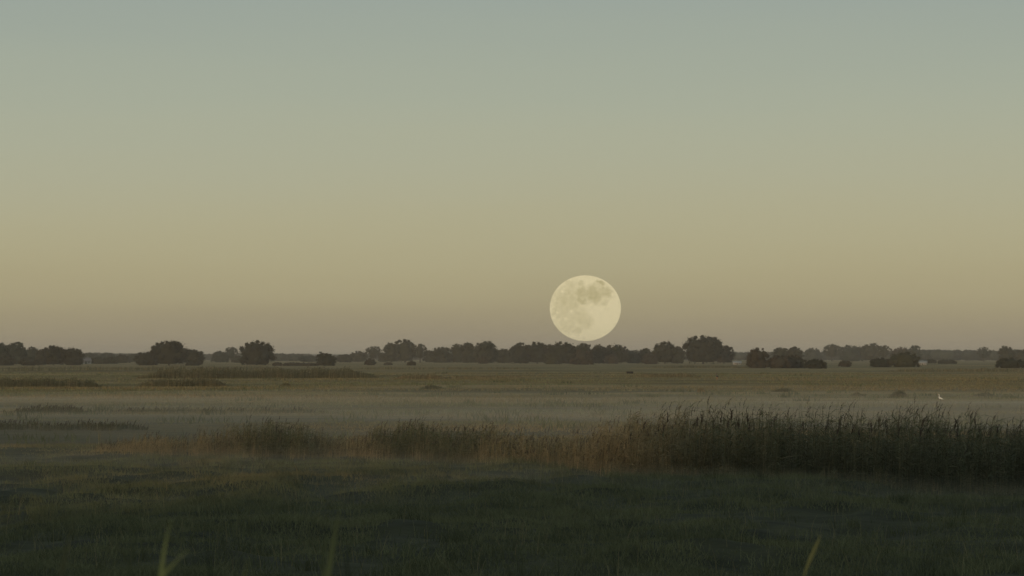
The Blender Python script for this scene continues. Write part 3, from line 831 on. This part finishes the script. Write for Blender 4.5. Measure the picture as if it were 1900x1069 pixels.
SINGLE = [(1187, 776, 'feathery reed farthest left on the tall right-hand bed'),
          (1238, 763, 'slim upright reed plume on the left shoulder of the tall bed'),
          (1297, 766, 'forked reed plume left of the two tallest plumes'),
          (1330, 764, 'left one of the two tallest reed plumes'),
          (1352, 757, 'tallest reed plume, topping the right-hand bed'),
          (1388, 765, 'reed plume just right of the tallest one'),
          (1434, 770, 'lone thin reed plume over the dip of the right-hand bed'),
          (1552, 770, 'broad-leaved reed standing alone in the middle of the right-hand bed'),
          (1627, 773, 'dark leaning reed plume right of the broad-leaved reed'),
          (1640, 773, 'slim dark reed beside the leaning plume'),
          (1663, 774, 'straight thin dark reed in the right half of the bed'),
          (1705, 771, 'straight dark reed spike well right of the bed middle'),
          (1762, 775, 'bowed dark reed plume near the right edge'),
          (1812, 775, 'upright dark reed plume near the right edge'),
          (1852, 783, 'dark reed plume bending over close to the right edge')]
for i, (px, top, lab) in enumerate(SINGLE):
    place_reed(px, top, 1.0 + (i * 0.7) % 2.5, lab, None, (i * 2 + 1) % 5)
r_ = np.random.default_rng(55)
for i in range(34):
    px = float(np.interp(i + r_.uniform(-.3, .3), [0, 14, 33], [1165, 1420, 1890]))
    place_reed(px, float(np.interp(px, [1165, 1250, 1340, 1450, 1600, 1900], [790, 778, 771, 781, 783, 788])) + r_.uniform(-4, 7), r_.uniform(0.5, 4), 
               'reed with a small plume among the tips of the tall right-hand bed', 'reeds among the tips of the right-hand bed', i % 5)
for i in range(20):
    px = float([450, 470, 492, 512, 536, 560, 372, 288, 690, 712, 735, 752, 780, 800, 838, 862, 880, 897, 940, 975][i])
    place_reed(px, float(np.interp(px, [280, 380, 450, 510, 560, 690, 740, 800, 890, 975], [802, 793, 790, 779, 785, 795, 784, 787, 781, 802])) + r_.uniform(-2, 4),
               1.6 + r_.uniform(0, 2), 'slender reed tip above the low left and central clumps', 'reed tips above the low clumps', i % 5)

# reed and sedge belts further out
def belt(px0, px1, base, top, count, straw, label, seed, depth=8.0, edge=30):
    r2 = np.random.default_rng(seed)
    d0 = dist(base); px = r2.uniform(px0, px1, count)
    Y_ = d0 + r2.random(count) * depth + 3 * (vnoise(px / 30, px * 0, seed) - .5)
    X_ = (px - 950) / F * Y_
    fall = np.minimum(sstep(px0, px0 + edge, px), 1 - sstep(px1 - edge, px1, px)) * 0.75 + 0.25
    hh = (base - top) * d0 / F * fall * (0.65 + 0.5 * fbm(px / 22, px * 0, seed + 5, 3)) * r2.uniform(0.7, 1.1, count)
    m = MB()
    reeds(m, X_, Y_, hh, r2, 4, np.clip(straw + r2.normal(0, .2, count), 0, 1), 0.12, 0.026 + d0 * 0.00020)
    tag(m.build('reed_belt', M_REED), label, 'reeds', kind='stuff')
belt(255, 700, 702, 683, 2600, 0.25, 'long dark reed belt below the lone round tree', 201, 14, 60)
belt(-120, 190, 718, 700, 1500, 0.15, 'dark reed belt at the left edge above the mist', 202, 10)
belt(255, 425, 717, 700, 900, 0.3, 'short reed belt right of the dark one at the left edge', 203, 8)
belt(-200, 560, 688, 679, 1500, 0.2, 'thin far reed line under the left-hand wood', 204, 25, 50)
belt(730, 830, 704, 693, 500, 0.7, 'brown sedge patch in the meadow left of centre', 205, 8, 25)
belt(820, 980, 704, 698, 500, 0.7, 'thin brown sedge line trailing right in the meadow', 206, 8, 25)
belt(1170, 1300, 701, 693, 600, 0.55, 'low brown sedge patch right of the dark trough', 207, 12, 30)
belt(1640, 1960, 690, 683, 900, 0.4, 'thin far sedge line under the right-hand bushes', 208, 16, 50)
belt(20, 165, 770, 756, 700, 0.1, 'low dark sedge line in the mist at the left', 209, 5, 20)
belt(205, 600, 769, 760, 1000, 0.1, 'faint dark sedge line in the mist left of centre', 210, 5, 40)
belt(-60, 275, 803, 788, 1000, 0.05, 'dark sedge strip in the mist near the left edge', 211, 4, 40)
belt(640, 1000, 686, 681, 700, 0.4, 'thin dark sedge line below the central wood', 212, 16, 50)
belt(1180, 1420, 683, 678, 700, 0.3, 'thin dark sedge line below the largest tree', 213, 16, 50)

# low tussocks standing singly in the meadow
def tussock(px, base, wpx, hpx, label, straw):
    d = dist(base); k = d / F
    r2 = np.random.default_rng(int(px))
    n_ = 240
    X0, Y0 = (px - 950) * k, d
    t = thing('tussock', (X0, Y0, float(ground_z(X0, Y0))), label, 'grass tuft')
    a = r2.uniform(0, 2 * math.pi, n_); rr = r2.random(n_) ** 0.6
    X_ = np.cos(a) * rr * wpx * k / 2; Y_ = np.sin(a) * rr * wpx * k / 3
    hh = hpx * k * (1.15 - 0.75 * rr ** 2) * r2.uniform(0.6, 1.1, n_)
    m = MB()
    reeds(m, X_, Y_, hh, r2, 4, np.full(n_, straw), 0.0, 0.028 + 0.0002 * d, gz=np.zeros(n_))
    m.build('blades', M_REED, t)
for a in [(1667, 737, 36, 13, 'dark bushy tussock in the meadow behind the reeds on the right', 0.2),
          (800, 722, 46, 8, 'flat dark tussock in the meadow left of centre', 0.15),
          (1300, 727, 16, 8, 'small brown mound-like tussock below the wading bird', 0.7),
          (1452, 727, 44, 7, 'greenish tussock in the meadow above the reed bed', 0.15),
          (1826, 735, 40, 7, 'dark tussock in the meadow near the right edge', 0.25),
          (1590, 733, 26, 7, 'low tussock left of the dark bushy one', 0.35),
          (530, 716, 20, 6, 'small tussock below the long reed belt', 0.3)]:
    tussock(*a)

# ------------------------------------------------------------------ trough and birds in the meadow
M_TROUGH = flat_mat('dark weathered wood', (0.022, 0.019, 0.015), 0.9, 3.0, 0.3)
d = dist(695); k = d / F
X0 = (1168.5 - 950) * k
t = thing('feed_trough', (X0, d, float(ground_z(X0, d))), 'small dark box-shaped trough in the far meadow right of the moon', 'trough')
m = MB()
L, Wd, Ht = 13 * k / 2, 0.3, 5.5 * k
V = [(-L, -Wd, Ht), (L, -Wd, Ht), (L, Wd, Ht), (-L, Wd, Ht), (-L * .92, -Wd * .6, Ht * .3), (L * .92, -Wd * .6, Ht * .3), (L * .92, Wd * .6, Ht * .3), (-L * .92, Wd * .6, Ht * .3),
     (-L * .95, -Wd * .85, Ht), (L * .95, -Wd * .85, Ht), (L * .95, Wd * .85, Ht), (-L * .95, Wd * .85, Ht), (-L * .88, -Wd * .5, Ht * .4), (L * .88, -Wd * .5, Ht * .4), (L * .88, Wd * .5, Ht * .4), (-L * .88, Wd * .5, Ht * .4)]
m.add(V, [(0, 4, 5, 1), (1, 5, 6, 2), (2, 6, 7, 3), (3, 7, 4, 0), (7, 6, 5, 4), (0, 1, 9, 8), (1, 2, 10, 9), (2, 3, 11, 10), (3, 0, 8, 11), (8, 9, 13, 12), (9, 10, 14, 13), (10, 11, 15, 14), (11, 8, 12, 15), (12, 13, 14, 15)])
m.build('tank', M_TROUGH, t)
for sx in (-.8, .8):
    for sy in (-.5, .5):
        m = MB(); box(m, (L * sx - .05, Wd * sy - .05, -.05), (L * sx + .05, Wd * sy + .05, Ht * .45)); m.build('leg', M_TROUGH, t)

M_WHITE = flat_mat('white plumage', (0.78, 0.75, 0.68), 0.9, 8.0, 0.06)
M_GREYF = flat_mat('grey plumage', (0.09, 0.085, 0.08), 0.9, 8.0, 0.15)
M_BLACK = flat_mat('black flight feathers', (0.015, 0.014, 0.014), 0.8, 8.0, 0.3)
M_BEAK = flat_mat('orange beak and legs', (0.45, 0.13, 0.05), 0.6, 8.0, 0.1)

def bird(px, base, hpx, label, dark, facing):
    d = dist(base); k = d / F; s = hpx * k       # s: standing height
    X0 = (px - 950) * k
    t = thing('wading_bird', (X0, d, float(ground_z(X0, d)) + 0.0), label, 'bird')
    t.rotation_euler = (0, 0, R(facing))
    # body: one loft from tail over breast, neck and head (side view in x-z), facing -x
    pts = [(.30, .40), (.22, .45), (.10, .50), (-.02, .53), (-.12, .56), (-.17, .63), (-.16, .72), (-.13, .80), (-.14, .88), (-.17, .95), (-.22, .965), (-.25, .96)]
    rad = [.012, .055, .095, .115, .095, .060, .042, .036, .036, .046, .038, .014]
    m = MB(); tube(m, [(x * s, 0, z * s) for x, z in pts], [r * s for r in rad], 10)
    m.build('body', M_GREYF if dark else M_WHITE, t, smooth=True)
    m = MB(); tube(m, [(-.24 * s, 0, .962 * s), (-.33 * s, 0, .935 * s), (-.42 * s, 0, .90 * s)], [.018 * s, .012 * s, .003 * s], 6)
    m.build('beak', M_BEAK, t)
    for sy in (-1, 1):
        m = MB()
        P = [(-.08, .60), (.10, .575), (.24, .49), (.34, .41), (.30, .385), (.14, .42), (-.02, .47), (-.10, .53)]
        V = [(x * s, sy * (.105 + .02) * s * (1 - abs(x - .02)), z * s) for x, z in P] + [(x * s, sy * .06 * s, z * s) for x, z in P]
        n_ = len(P)
        m.add(V, [tuple(range(n_)), tuple(range(2 * n_ - 1, n_ - 1, -1))] + [(i, i + n_, (i + 1) % n_ + n_, (i + 1) % n_) for i in range(n_)])
        m.build('wing', M_BLACK if dark else M_WHITE, t)
        m = MB(); y0 = sy * .045 * s
        tube(m, [(.02 * s, y0, .45 * s), (.035 * s, y0, .24 * s), (.01 * s, y0, .02 * s), (-.09 * s, y0, .0)], [.022 * s, .013 * s, .012 * s, .006 * s], 6)
        m.build('leg', M_BEAK if dark else M_BLACK, t)
bird(1330, 704.5, 13, 'small grey wading bird with dark wings in the far meadow', True, 60)
bird(1744.5, 748.5, 16, 'tiny white wading bird above the right-hand reed bed', False, -25)

# ------------------------------------------------------------------ blurred grass leaves close to the camera, on the berm
def near_leaf(path, wid, d, col, label, low=0.4):
    P = np.array([at(x, y, d) for x, y in path])
    x_, y_, z_ = P[0]
    gz = float(ground_z(x_ - 0.03, d))
    root = np.array([x_ - (P[1][0] - x_) * 0.6, d + 0.02, gz - 0.02])
    P = np.concatenate([[root], [(root * .45 + P[0] * .55) + (0.0, 0, 0.02)], P])
    # resample smoothly
    tt = np.linspace(0, 1, 40)
    sl = np.concatenate([[0], np.cumsum(np.linalg.norm(np.diff(P, axis=0), axis=1))]); sl /= sl[-1]
    C = np.stack([np.interp(tt, sl, P[:, i]) for i in range(3)], -1)
    C[1:-1] = (C[:-2] + 2 * C[1:-1] + C[2:]) / 4
    w = wid * d / F
    prof = np.interp(tt, [0, 0.5 if low > 0.3 else 0.86, 0.72 if low > 0.3 else 0.92, 0.85 if low > 0.3 else 0.96, 1.0], [0.3 if low > 0.3 else low, low, 0.95, 0.9, 0.04]) * w
    t_ = np.gradient(C, axis=0); t_ /= np.linalg.norm(t_, axis=1)[:, None]
    side = np.cross(t_, (0, 1, 0.0)); side /= np.linalg.norm(side, axis=1)[:, None]
    fold = np.array([0, 0.35, 0])
    V = np.stack([C - side * prof[:, None] / 2 - fold * prof[:, None] / 2, C, C + side * prof[:, None] / 2 - fold * prof[:, None] / 2], 1)
    n_ = len(tt)
    V = V - root
    q = [(i * 3 + j, i * 3 + j + 1, i * 3 + j + 4, i * 3 + j + 3) for i in range(n_ - 1) for j in range(2)]
    m = MB(); m.add(V.reshape(-1, 3), q, col)
    o = m.build('grass_leaf', M_GRASS)
    o.location = root
    tag(o, label, 'grass leaf')
YG, OR_, DG = (0.45, 0.42, 0.15), (0.42, 0.30, 0.10), (0.16, 0.15, 0.075)  # yellow-green raised to look sunlit, though these leaves stand in shade
near_leaf([(298, 1090), (303, 1040), (309, 1000), (319, 962)], 13, 6.6, YG, 'blurred upright yellow-green leaf at the lower left')
near_leaf([(262, 1120), (303, 1066), (328, 1040), (354, 1017)], 13, 6.4, YG, 'blurred slanting yellow-green leaf crossing the bottom left edge')
near_leaf([(600, 1110), (612, 1050), (622, 985), (634, 932)], 14, 6.9, (0.24, 0.24, 0.10), 'tall thin blurred leaf in the lower left third')
near_leaf([(446, 1110), (452, 1075), (457, 1055), (464, 1032)], 12, 6.7, (0.26, 0.25, 0.09), 'short blurred leaf tip at the bottom edge between two taller ones')
near_leaf([(112, 1090), (122, 1030), (130, 1000), (140, 958)], 12, 6.2, DG, 'dim brownish blurred leaf near the lower left corner')
near_leaf([(1478, 1110), (1494, 1055), (1508, 1022), (1523, 990)], 7, 9.5, (0.44, 0.36, 0.13), 'single yellow-tan blurred leaf tip at the lower right', 0.16)
near_leaf([(655, 1110), (646, 1060), (640, 1030), (655, 1000)], 9, 6.9, (0.045, 0.055, 0.03), 'dark dim leaf bending beside the tall thin leaf')
near_leaf([(395, 1110), (390, 1050), (386, 1015), (380, 985)], 8, 6.5, (0.04, 0.05, 0.025), 'very dim narrow leaf right of the slanting leaf')

near_leaf([(604, 1110), (598, 1040), (604, 1000), (616, 975)], 9, 7.1, (0.15, 0.16, 0.07), 'short pale leaf hugging the left of the tall thin leaf')
near_leaf([(236, 1120), (246, 1020), (258, 965), (266, 922)], 7, 6.0, (0.11, 0.12, 0.06), 'faint tall stalk left of the upright yellow-green leaf')

# ------------------------------------------------------------------ the moon
MD = 60000.0
V, Fc = ico(5)
M_MOON, n, l = new_mat('moon')
n.remove(n['Principled BSDF'])
co = n.new('ShaderNodeTexCoord')
def vm(op, a, b_=None, s=None):
    q = n.new('ShaderNodeVectorMath'); q.operation = op
    l.new(a, q.inputs[0])
    if b_ is not None:
        if isinstance(b_, tuple): q.inputs[1].default_value = b_
        else: l.new(b_, q.inputs[1])
    if s is not None: q.inputs['Scale'].default_value = s
    return q.outputs['Value' if op in ('DISTANCE', 'LENGTH') else 'Vector']
flatc = vm('MULTIPLY', co.outputs['Object'], (1, 0, 1))
wz = n.new('ShaderNodeTexNoise'); wz.inputs['Scale'].default_value = 4.5; wz.inputs['Detail'].default_value = 5
l.new(flatc, wz.inputs['Vector'])
wz2 = n.new('ShaderNodeTexNoise'); wz2.inputs['Scale'].default_value = 13; wz2.inputs['Detail'].default_value = 5
l.new(flatc, wz2.inputs['Vector'])
warp = vm('ADD', vm('SCALE', vm('SUBTRACT', wz.outputs['Color'], (0.5, 0.5, 0.5)), None, 0.30), vm('SCALE', vm('SUBTRACT', wz2.outputs['Color'], (0.5, 0.5, 0.5)), None, 0.16))
wc = vm('MULTIPLY', vm('ADD', flatc, warp), (1, 0, 1))
def madd(a, b_, op='ADD'):
    q = n.new('ShaderNodeMath'); q.operation = op
    for i, v in enumerate((a, b_)):
        if isinstance(v, float): q.inputs[i].default_value = v
        else: l.new(v, q.inputs[i])
    return q.outputs[0]
tot = None
for (cx, cz, r, w) in [(.18, .42, .28, .72), (.26, .30, .2, .66), (.58, .46, .22, .6), (.40, .45, .2, .58), (-.14, .46, .22, .64), (.42, .74, .13, .8), (-.13, .2, .18, .7), (-.50, .22, .46, .44),
                       (-.66, -.1, .36, .36), (-.20, -.26, .30, .38), (.0, -.45, .24, .38), (-.50, -.48, .34, .32), (-.22, -.68, .12, .42), (.53, .14, .12, .35), (-.42, .66, .22, .35),
                       (-.12, .74, .10, .4), (-.35, -.05, .2, .3)]:
    dd = vm('DISTANCE', wc, (cx, 0, cz))
    q = n.new('ShaderNodeMapRange'); q.interpolation_type = 'SMOOTHSTEP'
    q.inputs['From Min'].default_value = r * 1.4; q.inputs['From Max'].default_value = r * 0.35
    q.inputs['To Min'].default_value = 0; q.inputs['To Max'].default_value = w
    l.new(dd, q.inputs['Value'])
    tot = q.outputs[0] if tot is None else madd(tot, q.outputs[0], 'MAXIMUM')
fz = n.new('ShaderNodeTexNoise'); fz.inputs['Scale'].default_value = 9; fz.inputs['Detail'].default_value = 4
l.new(flatc, fz.inputs['Vector'])
tot = madd(tot, madd(madd(fz.outputs[0], 0.5, 'SUBTRACT'), 0.80, 'MULTIPLY'))
for (cx, cz, r, w) in [(.13, -.07, .035, .5), (-.41, -.10, .05, .4), (-.80, -.14, .035, .5), (-.09, .24, .03, .35), (-.66, .49, .05, .35), (.42, -.62, .30, .25), (.75, .40, .05, .3), (-.57, -.32, .05, .3)]:
    dd = vm('DISTANCE', flatc, (cx, 0, cz))
    q = n.new('ShaderNodeMapRange'); q.interpolation_type = 'SMOOTHSTEP'
    q.inputs['From Min'].default_value = r * 1.4; q.inputs['From Max'].default_value = r * 0.3; q.inputs['To Min'].default_value = 0; q.inputs['To Max'].default_value = w
    l.new(dd, q.inputs['Value'])
    tot = madd(tot, q.outputs[0], 'SUBTRACT')
mramp = n.new('ShaderNodeValToRGB'); l.new(tot, mramp.inputs[0])
mramp.color_ramp.elements[0].position = 0.0; mramp.color_ramp.elements[0].color = srgb(214, 201, 160)
mramp.color_ramp.elements[1].position = 0.95; mramp.color_ramp.elements[1].color = srgb(170, 159, 116)
em = n.new('ShaderNodeEmission'); l.new(mramp.outputs[0], em.inputs['Color']); em.inputs['Strength'].default_value = 1.02
l.new(em.outputs[0], n['Material Output'].inputs[0])
moon = mesh_np('moon', V, np.full(len(Fc), 3), Fc, M_MOON, smooth=True)
moon.location = at(1086, 572, MD)
moon.scale = (66 / F * MD, 66 / F * MD, 61 / F * MD)
tag(moon, 'large pale yellow full moon hanging just above the tree line', 'moon')

# ------------------------------------------------------------------ air: haze over the whole plain, ground mist on the damp meadow
def vol_mat(name, dens, col, g_=0.0):
    m_, n_, l_ = new_mat(name)
    n_.remove(n_['Principled BSDF'])
    v = n_.new('ShaderNodeVolumePrincipled')
    v.inputs['Density'].default_value = dens
    v.inputs['Color'].default_value = col
    v.inputs['Density Attribute'].default_value = ''
    v.inputs['Anisotropy'].default_value = g_
    l_.new(v.outputs[0], n_['Material Output'].inputs['Volume'])
    return m_
m = MB()
box(m, (-11500, -160, -4), (11500, 10600, 27))
tag(m.build('haze', vol_mat('haze', 0.00013, (0.93, 0.87, 0.77, 1))), 'thin evening haze lying over the whole plain', 'haze', kind='stuff')

def mist(cx, dm, rx, ry, thick, dens, label, seed):
    """a low lens of mist with an uneven top, thinning out at its edge"""
    nr_, na = 30, 80
    r = np.repeat((np.arange(nr_ + 1) / nr_)[:, None], na, 1); a = np.repeat((2 * math.pi * np.arange(na) / na)[None, :], nr_ + 1, 0)
    w = 1 + 0.35 * (fbm(np.cos(a) * 1.4 + 5, np.sin(a) * 1.4 + 5, seed, 3) - 0.5)
    x = cx + rx * r * w * np.cos(a); y = dm + ry * r * w * np.sin(a)
    un = 0.65 + 0.7 * fbm(x / (rx * .22) + 40, y / (ry * .4) + 40, seed + 3, 2)
    top = -0.3 + (thick * un + 0.3) * (1 - r * r) ** 2.2 + 0.002 * (r < 1)
    V = np.concatenate([np.stack([x, y, top], -1).reshape(-1, 3), np.stack([x, y, np.full_like(x, -0.4)], -1).reshape(-1, 3)])
    nT = (nr_ + 1) * na
    q = []
    for i in range(nr_):
        for j in range(na):
            a_, b_ = i * na + j, i * na + (j + 1) % na
            q.append((a_, a_ + na, b_ + na, b_)); q.append((nT + a_, nT + b_, nT + b_ + na, nT + a_ + na))
    for j in range(na):
        a_, b_ = nr_ * na + j, nr_ * na + (j + 1) % na
        q.append((a_, nT + a_, nT + b_, b_))
    m_ = MB(); m_.add(V, q)
    tag(m_.build('mist', vol_mat('mist', dens, (0.95, 0.90, 0.79, 1)), smooth=False), label, 'mist', kind='stuff')
# the veil thickens towards the ground: overlapping sheets of different depth and reach
for i, (cx, dm, rx, ry, th, de) in enumerate([(0, 140, 150, 105, 0.40, 0.0030), (20, 160, 130, 105, 0.62, 0.0023), (-20, 175, 140, 100, 0.85, 0.0019), (10, 190, 150, 98, 1.05, 0.0015),
                                              (-8, 125, 120, 88, 0.90, 0.0012), (5, 205, 170, 120, 1.20, 0.0010), (0, 100, 90, 62, 0.55, 0.0018), (30, 175, 70, 80, 0.60, 0.0022)]):
    mist(cx, dm, rx, ry, th, de, 'soft veil of evening mist lying over the damp meadow and the reeds', 6 + i)
mist(-30, 140, 34, 48, 0.60, 0.0022, 'bluish mist pooled over the wet meadow at the left', 60)
for i, (cx, dm, rx, ry, th, de) in enumerate([(0, 86, 60, 30, 0.40, 0.0026), (14, 77, 40, 27, 0.45, 0.0048), (-10, 94, 40, 24, 0.35, 0.0016)]):
    mist(cx, dm, rx, ry, th, de, 'low mist hanging about the foot of the reeds', 70 + i)
